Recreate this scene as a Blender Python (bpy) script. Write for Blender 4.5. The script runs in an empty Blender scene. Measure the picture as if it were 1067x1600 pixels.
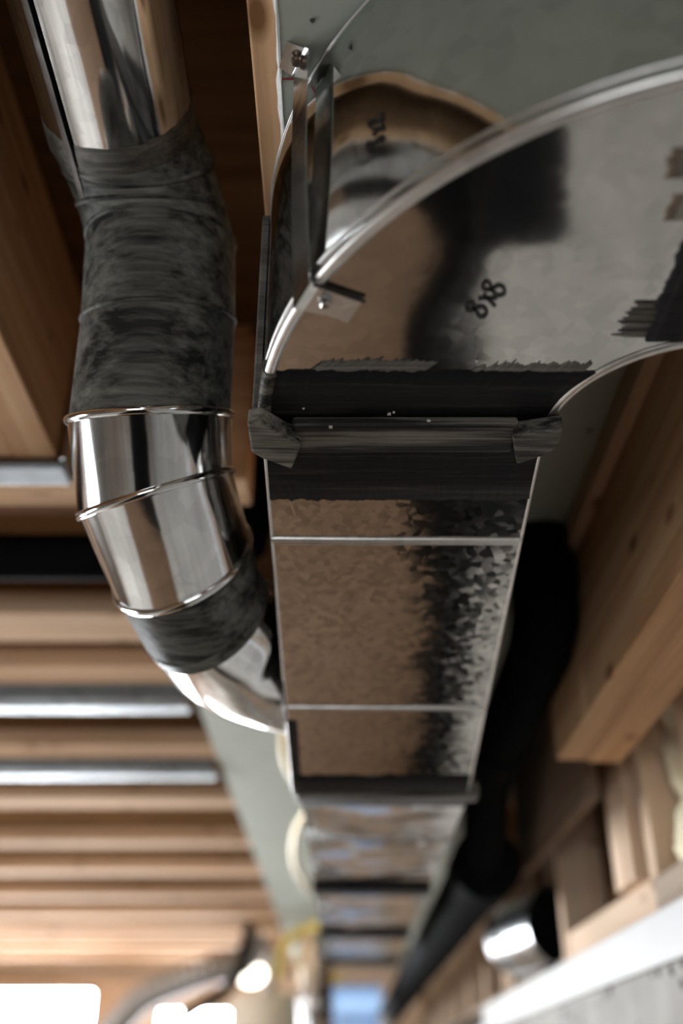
import bpy, math, random
from mathutils import Vector
random.seed(7)
R2D = math.pi / 180
S = bpy.context.scene
COL = S.collection
H = 1.70                       # camera height above the slab; geometry below is given relative to the camera height

# ------------------------------------------------------------------ camera
F_PX, HOR = 1555.0, 895.0      # focal length in pixels of the 1600 px high frame, horizon distance below centre
TH = math.atan2(HOR, F_PX)
cam_d = bpy.data.cameras.new('camera'); cam = bpy.data.objects.new('camera', cam_d); COL.objects.link(cam)
cam.location = (0, 0, H); cam.rotation_euler = (math.pi / 2 + TH, 0, 0)
cam_d.sensor_fit = 'VERTICAL'; cam_d.sensor_height = 36.0; cam_d.lens = 36.0 * F_PX / 1600.0
cam_d.clip_start = 0.02
cam_d.dof.use_dof = True; cam_d.dof.focus_distance = 0.74; cam_d.dof.aperture_fstop = 2.2
cam_d.dof.aperture_blades = 9
S.camera = cam

# ------------------------------------------------------------------ world, lights, exposure
w = bpy.data.worlds.new('world'); S.world = w; w.use_nodes = True
w.node_tree.nodes['Background'].inputs[0].default_value = (0.88, 0.94, 1.0, 1)
w.node_tree.nodes['Background'].inputs[1].default_value = 1.0
S.view_settings.view_transform = 'Standard'; S.view_settings.look = 'None'
S.view_settings.gamma = 1.0; S.view_settings.use_curve_mapping = False
S.view_settings.exposure = 0.0
S.cycles.use_denoising = True
S.cycles.max_bounces = 10; S.cycles.diffuse_bounces = 5; S.cycles.glossy_bounces = 6
S.cycles.caustics_reflective = False; S.cycles.caustics_refractive = False
S.cycles.sample_clamp_indirect = 6.0


def area(name, loc, size, rot, power, color):
    d = bpy.data.lights.new(name, 'AREA'); d.shape = 'RECTANGLE'; d.size, d.size_y = size
    d.energy = power; d.color = color
    o = bpy.data.objects.new(name, d); COL.objects.link(o)
    o.location = (loc[0], loc[1], loc[2] + H); o.rotation_euler = rot; o.visible_camera = True
    return o


DAY = (0.92, 0.96, 1.0)
# daylight standing in the window openings (left wall, back wall) and in a fill window added behind the camera
LEFT_WIN = [(0.5, 2.1, -0.75, 0.42), (3.0, 4.6, -0.75, 0.42)]
BACK_WIN = [(-3.3, -1.55, -0.5, 0.53), (-1.16, -0.54, -0.3, 0.42)]
FRONT_FILL_WIN = [(-1.6, -0.2, -0.7, 0.25)]  # unseen window, added to brighten the drywall near the elbow
for y0, y1, z0, z1 in LEFT_WIN:
    area('daylight', (-4.72, (y0 + y1) / 2, (z0 + z1) / 2), (z1 - z0, y1 - y0), (0, -math.pi / 2, 0), (85, 230)[y0 > 2.5], DAY)
for x0, x1, z0, z1 in BACK_WIN:
    area('daylight', ((x0 + x1) / 2, 7.12, (z0 + z1) / 2), (x1 - x0, z1 - z0), (-math.pi / 2, 0, 0), 380 * (x1 - x0) / 1.5, DAY)
for x0, x1, z0, z1 in FRONT_FILL_WIN:
    area('daylight', ((x0 + x1) / 2, -3.22, (z0 + z1) / 2), (x1 - x0, z1 - z0), (math.pi / 2, 0, 0), 45, DAY)
area('daylight_on_siding', (0.1, 7.5, 1.6), (1.5, 0.6), (35 * R2D, 0, 0), 15, DAY)


# ------------------------------------------------------------------ projecting helpers (pixel of the photo -> point on a known surface)
def ray(px, py):
    u, v = (px - 533.5) / F_PX, (800 - py) / F_PX
    c, s = math.cos(TH), math.sin(TH)
    return Vector((u, c - v * s, s + v * c))


def at_z(px, py, z):
    d = ray(px, py)
    return d * (z / d.z)


# ------------------------------------------------------------------ mesh helpers
class MB:
    def __init__(self):
        self.v, self.f, self.s = [], [], []

    def add(self, verts, faces, smooth=False):
        o = len(self.v)
        self.v += [Vector(p) for p in verts]
        self.f += [tuple(i + o for i in f) for f in faces]
        self.s += [smooth] * len(faces)
        return self

    def box(self, a, b):
        x0, y0, z0 = a; x1, y1, z1 = b
        return self.add([(x0, y0, z0), (x1, y0, z0), (x1, y1, z0), (x0, y1, z0), (x0, y0, z1), (x1, y0, z1), (x1, y1, z1), (x0, y1, z1)],
                        [(0, 3, 2, 1), (4, 5, 6, 7), (0, 1, 5, 4), (1, 2, 6, 5), (2, 3, 7, 6), (3, 0, 4, 7)])

    def hexa(self, p):     # eight corners in box order
        return self.add(p, [(0, 3, 2, 1), (4, 5, 6, 7), (0, 1, 5, 4), (1, 2, 6, 5), (2, 3, 7, 6), (3, 0, 4, 7)])

    def plate(self, poly, t):   # polygon of 3D points thickened by vector t
        n = len(poly); t = Vector(t)
        vs = [Vector(p) for p in poly] + [Vector(p) + t for p in poly]
        fs = [tuple(range(n - 1, -1, -1)), tuple(range(n, 2 * n))] + [(i, (i + 1) % n, n + (i + 1) % n, n + i) for i in range(n)]
        return self.add(vs, fs)

    def loft(self, rings, closed=True, caps=False, smooth=True):
        n = len(rings[0]); vs = [p for r in rings for p in r]; fs = []
        for i in range(len(rings) - 1):
            for j in range(n if closed else n - 1):
                k = (j + 1) % n
                fs.append((i * n + j, i * n + k, (i + 1) * n + k, (i + 1) * n + j))
        o = len(self.f)
        self.add(vs, fs, smooth)
        if caps:
            self.add(rings[0], [tuple(range(n - 1, -1, -1))]); self.add(rings[-1], [tuple(range(n))])
        return self

    def tube(self, path, r, n=16, caps=True, smooth=True):
        path = [Vector(p) for p in path]; rings = []
        prev = None
        for i, p in enumerate(path):
            t = (path[min(i + 1, len(path) - 1)] - path[max(i - 1, 0)]).normalized()
            if prev is None:
                a = Vector((0, 0, 1)) if abs(t.z) < 0.9 else Vector((1, 0, 0))
            else:
                a = prev
            e1 = (a - t * a.dot(t)).normalized(); prev = e1; e2 = t.cross(e1)
            rr = r[i] if isinstance(r, (list, tuple)) else r
            rings.append([p + (e1 * math.cos(q) + e2 * math.sin(q)) * rr for q in [2 * math.pi * k / n for k in range(n)]])
        return self.loft(rings, True, caps, smooth)

    def build(self, name, mat, parent=None, bevel=0, flip_fix=True, kind=None):
        vs = self.v
        lo = Vector([min(p[i] for p in vs) for i in range(3)]); hi = Vector([max(p[i] for p in vs) for i in range(3)])
        org = Vector(((lo.x + hi.x) / 2, (lo.y + hi.y) / 2, lo.z))
        me = bpy.data.meshes.new(name)
        me.from_pydata([tuple(p - org) for p in vs], [], self.f)
        me.polygons.foreach_set('use_smooth', self.s)
        me.materials.append(mat); me.update()
        o = bpy.data.objects.new(name, me); COL.objects.link(o)
        W = org + Vector((0, 0, H))
        if parent is not None:
            o.parent = parent; o.location = W - WORLD[parent.name]
        else:
            o.location = W
        WORLD[o.name] = W
        if bevel:
            m = o.modifiers.new('bevel', 'BEVEL'); m.width = bevel; m.segments = 2; m.limit_method = 'ANGLE'; m.angle_limit = 0.7
        if kind: o['kind'] = kind
        return o


WORLD = {}


def tag(o, label=None, cat=None, group=None, kind=None):
    if label: o['label'] = label
    if cat: o['category'] = cat
    if group: o['group'] = group
    if kind: o['kind'] = kind
    return o


def thing(name, loc, label, cat, group=None):
    o = bpy.data.objects.new(name, None); COL.objects.link(o)
    o.empty_display_size = 0.05
    o.location = (loc[0], loc[1], loc[2] + H); WORLD[o.name] = Vector(o.location)
    return tag(o, label, cat, group)


def boxo(name, a, b, mat, parent=None, bevel=0):
    return MB().box(a, b).build(name, mat, parent, bevel)


# ------------------------------------------------------------------ materials
def newmat(name):
    m = bpy.data.materials.new(name); m.use_nodes = True
    nt = m.node_tree
    return m, nt, nt.nodes['Principled BSDF']


def N(nt, t, **kw):
    n = nt.nodes.new(t)
    for k, v in kw.items():
        if k in n.inputs: n.inputs[k].default_value = v
        else: setattr(n, k, v)
    return n


def ramp(nt, stops, interp='LINEAR'):
    r = nt.nodes.new('ShaderNodeValToRGB'); cr = r.color_ramp; cr.interpolation = interp
    while len(cr.elements) < len(stops): cr.elements.new(0.5)
    for e, (p, c) in zip(cr.elements, stops):
        e.position = p; e.color = (c[0], c[1], c[2], 1) if len(c) == 3 else c
    return r


def coords(nt, scale=(1, 1, 1), rand=0.0):
    tc = N(nt, 'ShaderNodeTexCoord'); mp = N(nt, 'ShaderNodeMapping'); mp.inputs['Scale'].default_value = scale
    if rand:
        oi = N(nt, 'ShaderNodeObjectInfo'); mu = N(nt, 'ShaderNodeVectorMath', operation='SCALE'); mu.inputs[0].default_value = (17, 31, 23)
        nt.links.new(oi.outputs['Random'], mu.inputs['Scale'])
        ad = N(nt, 'ShaderNodeVectorMath', operation='ADD')
        nt.links.new(tc.outputs['Object'], ad.inputs[0]); nt.links.new(mu.outputs[0], ad.inputs[1])
        nt.links.new(ad.outputs[0], mp.inputs['Vector'])
    else:
        nt.links.new(tc.outputs['Object'], mp.inputs['Vector'])
    return mp


def bump(nt, b, src, strength, dist=0.002):
    bp = N(nt, 'ShaderNodeBump'); bp.inputs['Strength'].default_value = strength; bp.inputs['Distance'].default_value = dist
    nt.links.new(src, bp.inputs['Height']); nt.links.new(bp.outputs[0], b.inputs['Normal'])


def wood(name, axis, c0, c1, c2, rough=0.85, knots=True, grain=1.0):
    m, nt, b = newmat(name); L = nt.links.new
    sc = [55 * grain] * 3; sc[axis] = 1.6
    mp = coords(nt, sc, 1); n1 = N(nt, 'ShaderNodeTexNoise', Scale=1.0, Detail=6.0, Roughness=0.6, Distortion=0.4)
    L(mp.outputs[0], n1.inputs['Vector'])
    r1 = ramp(nt, [(0.25, c0), (0.5, c1), (0.75, c2)]); L(n1.outputs[0], r1.inputs[0])
    sc2 = [4.0] * 3; sc2[axis] = 1.2
    mp2 = coords(nt, sc2, 1); n2 = N(nt, 'ShaderNodeTexNoise', Scale=1.0, Detail=3.0); L(mp2.outputs[0], n2.inputs['Vector'])
    r2 = ramp(nt, [(0.3, (0.72, 0.68, 0.64)), (0.7, (1.12, 1.08, 1.05))]); L(n2.outputs[0], r2.inputs[0])
    mx = N(nt, 'ShaderNodeMix', data_type='RGBA', blend_type='MULTIPLY'); mx.inputs[0].default_value = 1
    L(r1.outputs[0], mx.inputs[6]); L(r2.outputs[0], mx.inputs[7]); out = mx.outputs[2]
    if knots:
        sc3 = [15.0] * 3; sc3[axis] = 7.0
        mp3 = coords(nt, sc3, 1); vo = N(nt, 'ShaderNodeTexVoronoi', Scale=1.0); L(mp3.outputs[0], vo.inputs['Vector'])
        r3 = ramp(nt, [(0.07, (1, 1, 1)), (0.17, (0, 0, 0))]); L(vo.outputs['Distance'], r3.inputs[0])
        m3 = N(nt, 'ShaderNodeMix', data_type='RGBA'); L(r3.outputs[0], m3.inputs[0]); L(out, m3.inputs[6])
        m3.inputs[7].default_value = (c0[0] * 0.45, c0[1] * 0.38, c0[2] * 0.3, 1); out = m3.outputs[2]
    L(out, b.inputs['Base Color']); b.inputs['Roughness'].default_value = rough
    b.inputs['Specular IOR Level'].default_value = 0.12
    bump(nt, b, n1.outputs[0], 0.25, 0.001)
    return m


def plain(name, col, rough=0.5, metal=0.0, var=0.0, scale=20.0, bmp=0.0, spec=0.5):
    m, nt, b = newmat(name); L = nt.links.new
    b.inputs['Roughness'].default_value = rough; b.inputs['Metallic'].default_value = metal
    b.inputs['Specular IOR Level'].default_value = spec
    mp = coords(nt); n = N(nt, 'ShaderNodeTexNoise', Scale=scale, Detail=5.0); L(mp.outputs[0], n.inputs['Vector'])
    r = ramp(nt, [(0.3, [c * (1 - var) for c in col]), (0.7, [min(1, c * (1 + var)) for c in col])])
    L(n.outputs[0], r.inputs[0]); L(r.outputs[0], b.inputs['Base Color'])
    if bmp: bump(nt, b, n.outputs[0], bmp)
    return m


def galv(name, col, r0, r1, spangle=0.0, sp_scale=60.0, smear=0.4, warp=0.02):
    """galvanised sheet: crystal spangle, smears and slow warping of the sheet"""
    m, nt, b = newmat(name); L = nt.links.new
    b.inputs['Metallic'].default_value = 1.0
    mp = coords(nt)
    n1 = N(nt, 'ShaderNodeTexNoise', Scale=9.0, Detail=6.0, Roughness=0.65, Distortion=0.8); L(mp.outputs[0], n1.inputs['Vector'])
    vd = N(nt, 'ShaderNodeTexNoise', Scale=35.0, Detail=2.0); L(mp.outputs[0], vd.inputs['Vector'])
    ad = N(nt, 'ShaderNodeMix', data_type='VECTOR'); ad.inputs[0].default_value = 0.008
    L(mp.outputs[0], ad.inputs[4]); L(vd.outputs['Color'], ad.inputs[5])
    vo = N(nt, 'ShaderNodeTexVoronoi', Scale=sp_scale); L(ad.outputs[1], vo.inputs['Vector'])
    # roughness
    cr = N(nt, 'ShaderNodeMath', operation='MULTIPLY'); L(n1.outputs[0], cr.inputs[0]); cr.inputs[1].default_value = smear
    sv = N(nt, 'ShaderNodeSeparateColor'); L(vo.outputs['Color'], sv.inputs[0])
    sp = N(nt, 'ShaderNodeMath', operation='MULTIPLY_ADD'); L(sv.outputs[0], sp.inputs[0]); sp.inputs[1].default_value = spangle; L(cr.outputs[0], sp.inputs[2])
    mr = N(nt, 'ShaderNodeMapRange'); mr.inputs['To Min'].default_value = r0; mr.inputs['To Max'].default_value = r1
    L(sp.outputs[0], mr.inputs['Value']); L(mr.outputs[0], b.inputs['Roughness'])
    # colour
    mu = N(nt, 'ShaderNodeMapRange'); mu.inputs['To Min'].default_value = 1.0 - 0.45 * spangle - 0.08; mu.inputs['To Max'].default_value = 1.05
    L(sv.outputs[1], mu.inputs['Value'])
    mc = N(nt, 'ShaderNodeMix', data_type='RGBA', blend_type='MULTIPLY'); mc.inputs[0].default_value = 1
    mc.inputs[6].default_value = (*col, 1); L(mu.outputs[0], mc.inputs[7])
    L(mc.outputs[2], b.inputs['Base Color'])
    # slow warp + spangle relief
    n3 = N(nt, 'ShaderNodeTexNoise', Scale=7.0, Detail=1.0); L(mp.outputs[0], n3.inputs['Vector'])
    b1 = N(nt, 'ShaderNodeBump'); b1.inputs['Strength'].default_value = 1.0; b1.inputs['Distance'].default_value = warp; L(n3.outputs[0], b1.inputs['Height'])
    b2 = N(nt, 'ShaderNodeBump'); b2.inputs['Strength'].default_value = 0.25 * spangle + 0.02; b2.inputs['Distance'].default_value = 0.0006
    L(n1.outputs[0], b2.inputs['Height']); L(b1.outputs[0], b2.inputs['Normal'])
    # every zinc crystal is tilted a little on its own
    sb_ = N(nt, 'ShaderNodeVectorMath', operation='SUBTRACT'); L(vo.outputs['Color'], sb_.inputs[0]); sb_.inputs[1].default_value = (0.5, 0.5, 0.5)
    ma = N(nt, 'ShaderNodeVectorMath', operation='MULTIPLY_ADD'); L(sb_.outputs[0], ma.inputs[0]); k_ = 0.075 * spangle; ma.inputs[1].default_value = (k_, k_, k_); L(b2.outputs[0], ma.inputs[2])
    no = N(nt, 'ShaderNodeVectorMath', operation='NORMALIZE'); L(ma.outputs[0], no.inputs[0]); L(no.outputs[0], b.inputs['Normal'])
    return m


def mastic(name, axis, dark=(0.010, 0.010, 0.011), lite=(0.085, 0.082, 0.072), bias=0.5, fine=1.0):
    """brushed-on duct sealant: streaks along one axis"""
    m, nt, b = newmat(name); L = nt.links.new
    sc = [260.0 * fine] * 3; sc[axis] = 9.0
    mp = coords(nt, sc, 1); n1 = N(nt, 'ShaderNodeTexNoise', Scale=1.0, Detail=5.0, Roughness=0.65, Distortion=0.3); L(mp.outputs[0], n1.inputs['Vector'])
    sc2 = [48.0] * 3; sc2[axis] = 5.0
    mp2 = coords(nt, sc2, 1); n2 = N(nt, 'ShaderNodeTexNoise', Scale=1.0, Detail=3.0); L(mp2.outputs[0], n2.inputs['Vector'])
    av = N(nt, 'ShaderNodeMath', operation='MULTIPLY_ADD'); L(n1.outputs[0], av.inputs[0]); av.inputs[1].default_value = 0.5
    h = N(nt, 'ShaderNodeMath', operation='MULTIPLY'); L(n2.outputs[0], h.inputs[0]); h.inputs[1].default_value = 0.5
    L(h.outputs[0], av.inputs[2])
    r = ramp(nt, [(bias - 0.08, dark), (bias + 0.17, lite)]); L(av.outputs[0], r.inputs[0]); L(r.outputs[0], b.inputs['Base Color'])
    b.inputs['Roughness'].default_value = 0.5; b.inputs['Specular IOR Level'].default_value = 0.3; b.inputs['IOR'].default_value = 1.3
    bump(nt, b, n1.outputs[0], 0.5, 0.0012)
    return m


C_FIR = ((0.46, 0.265, 0.14), (0.65, 0.42, 0.245), (0.75, 0.53, 0.34))
C_PALE = ((0.60, 0.43, 0.30), (0.72, 0.55, 0.41), (0.79, 0.64, 0.50))
C_GREY = ((0.24, 0.19, 0.15), (0.36, 0.29, 0.23), (0.46, 0.39, 0.32))
M = {}
for ax, nm in enumerate('xyz'):
    M['fir_' + nm] = wood('fir_along_' + nm, ax, *C_FIR)
    M['pale_' + nm] = wood('pale_spruce_along_' + nm, ax, *C_PALE)
M['joist_x'] = wood('joist_timber', 0, (0.56, 0.345, 0.20), (0.76, 0.53, 0.355), (0.84, 0.635, 0.46))
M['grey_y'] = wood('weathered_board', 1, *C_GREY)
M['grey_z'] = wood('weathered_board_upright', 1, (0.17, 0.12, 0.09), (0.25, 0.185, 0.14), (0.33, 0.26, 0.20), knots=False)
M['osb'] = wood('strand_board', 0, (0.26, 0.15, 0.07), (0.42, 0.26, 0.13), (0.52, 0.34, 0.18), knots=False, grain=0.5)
M['osb_dark'] = wood('shaded_strand_board', 0, (0.07, 0.036, 0.014), (0.12, 0.064, 0.028), (0.17, 0.095, 0.042), knots=False, grain=0.5)  # darker copy of the board, joist cavity shade put into its colour
M['drywall'] = plain('green_drywall', (0.45, 0.485, 0.425), 0.75, 0, 0.05, 14, 0.02, 0.3)
M['gypsum'] = plain('gypsum_core', (0.72, 0.70, 0.66), 0.9, 0, 0.12, 150, 0.5)
M['hole'] = plain('screw_dent', (0.05, 0.05, 0.045), 0.9, 0, 0.2, 200)
M['elbow'] = galv('galvanised_smooth', (0.47, 0.46, 0.435), 0.055, 0.12, 0.06, 110, 0.7, 0.003)
M['heel'] = galv('galvanised_heel', (0.58, 0.59, 0.575), 0.05, 0.13, 0.05, 60, 0.7, 0.003)
M['spangle'] = galv('galvanised_spangled', (0.54, 0.525, 0.495), 0.07, 0.15, 0.42, 150, 0.3, 0.002)
M['trunk'] = galv('galvanised_trunk', (0.60, 0.595, 0.58), 0.12, 0.28, 0.25, 70, 0.5, 0.02)
M['round'] = galv('galvanised_round', (0.66, 0.67, 0.67), 0.08, 0.17, 0.12, 60, 0.6, 0.002)
M['stub'] = galv('galvanised_dull', (0.36, 0.37, 0.37), 0.22, 0.34, 0.2, 60, 0.5, 0.001)
M['seam'] = galv('galvanised_edge', (0.66, 0.65, 0.63), 0.30, 0.46, 0.1, 90, 0.5, 0.0)
M['strap'] = galv('galvanised_strap', (0.60, 0.61, 0.60), 0.16, 0.28, 0.1, 80, 0.5, 0.0)
M['channel'] = galv('dull_zinc', (0.22, 0.24, 0.255), 0.45, 0.6, 0.3, 50, 0.5, 0.0)
M['mastic_x'] = mastic('sealant_brushed_x', 0, (0.007, 0.007, 0.008), (0.05, 0.046, 0.04), bias=0.58)
M['mastic_y'] = mastic('sealant_brushed_y', 1, (0.007, 0.007, 0.008), (0.05, 0.046, 0.04), bias=0.58)
M['mastic_grey'] = mastic('sealant_thin_grey', 0, (0.06, 0.058, 0.052), (0.20, 0.19, 0.17), bias=0.48)
M['mastic_cleat'] = mastic('sealant_scraped', 0, (0.014, 0.013, 0.012), (0.27, 0.25, 0.21), bias=0.52)
M['mastic_round'] = mastic('sealant_on_round', 0, (0.016, 0.017, 0.016), (0.17, 0.17, 0.148), bias=0.48, fine=0.6)
M['smear'] = plain('thin_sealant_smear', (0.24, 0.225, 0.19), 0.22, 0.85, 0.2, 60)
M['ink'] = plain('marker_ink', (0.006, 0.006, 0.007), 0.35)
M['red'] = plain('red_ink', (0.28, 0.01, 0.015), 0.6)
M['screw'] = galv('zinc_screw', (0.5, 0.5, 0.5), 0.2, 0.35, 0.1, 300, 0.5, 0.0)
M['bronze'] = plain('brown_screw', (0.16, 0.115, 0.09), 0.35, 0.8, 0.1, 300)
M['black_pipe'] = plain('black_plastic', (0.006, 0.0065, 0.007), 0.7, 0, 0.1, 30, 0, 0.08)
M['black_pipe'].node_tree.nodes['Principled BSDF'].inputs['IOR'].default_value = 1.12
M['concrete'] = plain('concrete', (0.30, 0.285, 0.26), 0.85, 0, 0.22, 6, 0.3)
M['slab'] = plain('pale_slab', (0.60, 0.57, 0.53), 0.8, 0, 0.3, 4, 0.2)
M['kraft'] = plain('kraft_sheet', (0.215, 0.125, 0.066), 0.8, 0, 0.12, 3)
M['white'] = plain('white_paint', (0.42, 0.415, 0.41), 0.6, 0, 0.04, 12)
M['foam'] = plain('spray_foam', (0.76, 0.68, 0.48), 0.9, 0, 0.12, 40, 0.6)
M['dust'] = plain('sealant_crumb', (0.5, 0.48, 0.44), 0.8)
M['cable'] = plain('yellow_jacket', (0.56, 0.40, 0.07), 0.5)
M['flex'] = plain('grey_foil', (0.42, 0.42, 0.42), 0.4, 0.6, 0.1, 30)
M['tank'] = plain('cream_enamel', (0.62, 0.58, 0.50), 0.35)
M['siding'] = plain('blue_siding', (0.30, 0.48, 0.75), 0.6)
m, nt, b = newmat('window_glass')
out = nt.nodes['Material Output']; tr = N(nt, 'ShaderNodeBsdfTransparent'); gl = N(nt, 'ShaderNodeBsdfGlossy'); gl.inputs['Roughness'].default_value = 0.02
fr = N(nt, 'ShaderNodeFresnel'); ms = N(nt, 'ShaderNodeMixShader')
nt.links.new(fr.outputs[0], ms.inputs[0]); nt.links.new(tr.outputs[0], ms.inputs[1]); nt.links.new(gl.outputs[0], ms.inputs[2]); nt.links.new(ms.outputs[0], out.inputs[0])
M['glass'] = m
m, nt, b = newmat('lamp_glow'); b.inputs['Emission Color'].default_value = (1, 0.93, 0.80, 1); b.inputs['Emission Strength'].default_value = 7.0
b.inputs['Base Color'].default_value = (0.9, 0.88, 0.82, 1); M['glow'] = m

# ------------------------------------------------------------------ setting
ZC = 0.632           # underside of the drywall
ZJ = 0.640           # underside of the joists
tag(boxo('floor', (-4.7, -3.2, -1.85), (0.75, 7.1, -1.70), M['slab']), kind='structure', label='pale concrete basement floor slab')
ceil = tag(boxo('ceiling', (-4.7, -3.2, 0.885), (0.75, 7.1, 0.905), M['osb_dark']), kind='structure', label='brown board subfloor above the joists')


def wall_with_windows(name, horiz, fixed, lo, hi, z0, z1, wins, mat):
    """wall slab of thickness 0.16 built of boxes round its openings; horiz 0: runs along x, 1: along y"""
    mb = MB(); t0, t1 = fixed
    def bx(a0, a1, b0, b1):
        if a1 - a0 < 1e-4 or b1 - b0 < 1e-4: return
        if horiz == 0: mb.box((a0, t0, b0), (a1, t1, b1))
        else: mb.box((t0, a0, b0), (t1, a1, b1))
    cur = lo
    for w0, w1, b0, b1 in sorted(wins):
        bx(cur, w0, z0, z1); bx(w0, w1, z0, b0); bx(w0, w1, b1, z1); cur = w1
    bx(cur, hi, z0, z1)
    return tag(mb.build(name, mat), kind='structure')


BLUE_WIN = (-0.10, 0.27, -0.5, 0.565)
tag(wall_with_windows('wall_left', 1, (-4.66, -4.5), -3.2, 7.1, -1.7, 0.885, LEFT_WIN, M['concrete']), label='grey concrete side wall with wide windows')
tag(wall_with_windows('wall_back', 0, (6.92, 7.08), -4.66, 0.75, -1.7, 0.885, BACK_WIN + [BLUE_WIN], M['pale_x']), label='timber clad far wall with bright windows')
tag(wall_with_windows('wall_front', 0, (-3.16, -3.0), -4.66, 0.75, -1.7, 0.885, FRONT_FILL_WIN, M['osb']), label='board sheathed wall behind the viewer')
wr = tag(boxo('wall_right', (0.45, -3.0, -1.7), (0.72, 6.92, 0.143), M['concrete']), kind='structure', label='grey concrete foundation wall under the white board')
wi = 0


def window(horiz, fixed, win, mull, lab):
    global wi
    wi += 1
    a0, a1, z0, z1 = win; t0, t1 = fixed
    def bx(mb, a, b, c, d, e=0.0):
        if horiz == 0: mb.box((a, t0 + e, c), (b, t1 - e, d))
        else: mb.box((t0 + e, a, c), (t1 - e, b, d))
    fw = 0.02
    mb = MB(); bx(mb, a0, a0 + fw, z0, z1); bx(mb, a1 - fw, a1, z0, z1); bx(mb, a0 + fw, a1 - fw, z0, z0 + fw); bx(mb, a0 + fw, a1 - fw, z1 - fw, z1)
    fr = tag(mb.build('window_%d' % wi, M['white']), kind='structure', label=lab)
    p = MB(); bx(p, a0 + fw, a1 - fw, z0 + fw, z1 - fw, (t1 - t0) * 0.45); p.build('pane', M['glass'], fr)
    for k in range(mull):
        c = a0 + (a1 - a0) * (k + 1) / (mull + 1)
        q = MB(); bx(q, c - 0.015, c + 0.015, z0 + fw, z1 - fw); q.build('mullion', M['white'], fr)


for k, wn in enumerate(LEFT_WIN): window(1, (-4.62, -4.54), wn, 1, 'white framed side window %s' % ('near the viewer', 'farther from the viewer')[k])
for k, wn in enumerate(BACK_WIN): window(0, (6.96, 7.04), wn, (1, 0)[k], ('wide overexposed window in the far wall', 'small overexposed window in the far wall')[k])
window(0, (6.96, 7.04), BLUE_WIN, 0, 'narrow window looking out on blue siding')
for k, wn in enumerate(FRONT_FILL_WIN): window(0, (-3.12, -3.04), wn, 1, 'white framed window added behind the viewer for fill light')

sd = thing('house_siding', (0.1, 8.3, -0.6), 'blue horizontal siding seen through the narrow far window', 'siding')
for k in range(7):
    z = -0.6 + 0.21 * k
    MB().hexa([(-0.7, 8.22, z), (0.9, 8.22, z), (0.9, 8.32, z), (-0.7, 8.32, z), (-0.7, 8.30, z + 0.21), (0.9, 8.30, z + 0.21), (0.9, 8.32, z + 0.21), (-0.7, 8.32, z + 0.21)]).build('siding_board', M['siding'], sd)

# ---- pony wall on the foundation: studs, plates, sheathing, foam (parts of the wall)
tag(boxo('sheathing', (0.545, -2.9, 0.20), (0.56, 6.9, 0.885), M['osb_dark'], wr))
boxo('bottom_plate', (0.452, 1.50, 0.213), (0.54, 2.15, 0.262), M['pale_y'], wr, 0.002)
boxo('bottom_plate', (0.446, -2.9, 0.211), (0.54, 1.499, 0.256), M['grey_y'], wr, 0.002)
boxo('bottom_plate', (0.455, 2.19, 0.211), (0.54, 6.9, 0.225), M['grey_y'], wr, 0.002)
studs = [(1.275, 0.454), (1.495, 0.452), (1.545, 0.432), (1.585, 0.430), (1.626, 0.434)]
for y, x in studs:
    boxo('stud', (x, y, 0.262 if y > 1.49 else 0.256), (0.54, y + 0.038, 0.64), M['pale_z'], wr, 0.002)
boxo('stud', (0.449, 2.15, 0.213), (0.54, 2.188, 0.64), M['pale_z'], wr, 0.002)
for y in (2.92, 3.02, 3.45, 3.90, 4.35, 4.8, 5.3, 5.8, 6.3, 0.85, 0.4, -0.1, -0.6, -1.1, -1.6, -2.1):
    boxo('stud', (0.452, y, 0.256 if y < 1.4 else 0.225), (0.54, y + 0.038, 0.64), M['pale_z'], wr, 0.002)
# spray foam, a lumpy slab in the stud bay
mb = MB(); rings = []
for i in range(13):
    z = 0.258 + 0.285 * i / 12; ring = []
    for k in range(14):
        a = 2 * math.pi * k / 14
        ring.append((0.505 + (0.036 + 0.010 * random.uniform(-1, 1)) * math.cos(a) - 0.008 * math.sin(i * 1.3), 1.412 + (0.050 + 0.012 * random.uniform(-1, 1)) * math.sin(a), z))
    rings.append(ring)
mb.loft(rings, True, True).build('spray_foam', M['foam'], wr)['label'] = 'cream spray foam filling the stud bay'

sb = MB().box((0.438, -2.9, 0.143), (0.56, 3.45, 0.2105)).build('sill_board', M['white'], None, 0.003)
tag(sb, 'white painted sill board lying along the top of the concrete wall', 'board')
# dark specks on the concrete just under the sill
for k in range(46):
    y = random.uniform(0.9, 3.2); z = 0.141 - abs(random.gauss(0, 0.022)); r = random.uniform(0.003, 0.010)
    c = Vector((0.4495, y, z)); pts = [c + Vector((0, math.cos(a) * r * random.uniform(0.6, 1.5), math.sin(a) * r * random.uniform(0.5, 1.1))) for a in [q * math.pi / 4 for q in range(8)]]
    MB().plate(pts, (-0.0006, 0, 0)).build('mould_spot', M['hole'], wr)
mb = MB().tube([(0.4372, 2.36, 0.186), (0.4368, 2.30, 0.170), (0.4372, 2.21, 0.166)], 0.0016, 6); mb.build('crack', M['hole'], sb)

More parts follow.
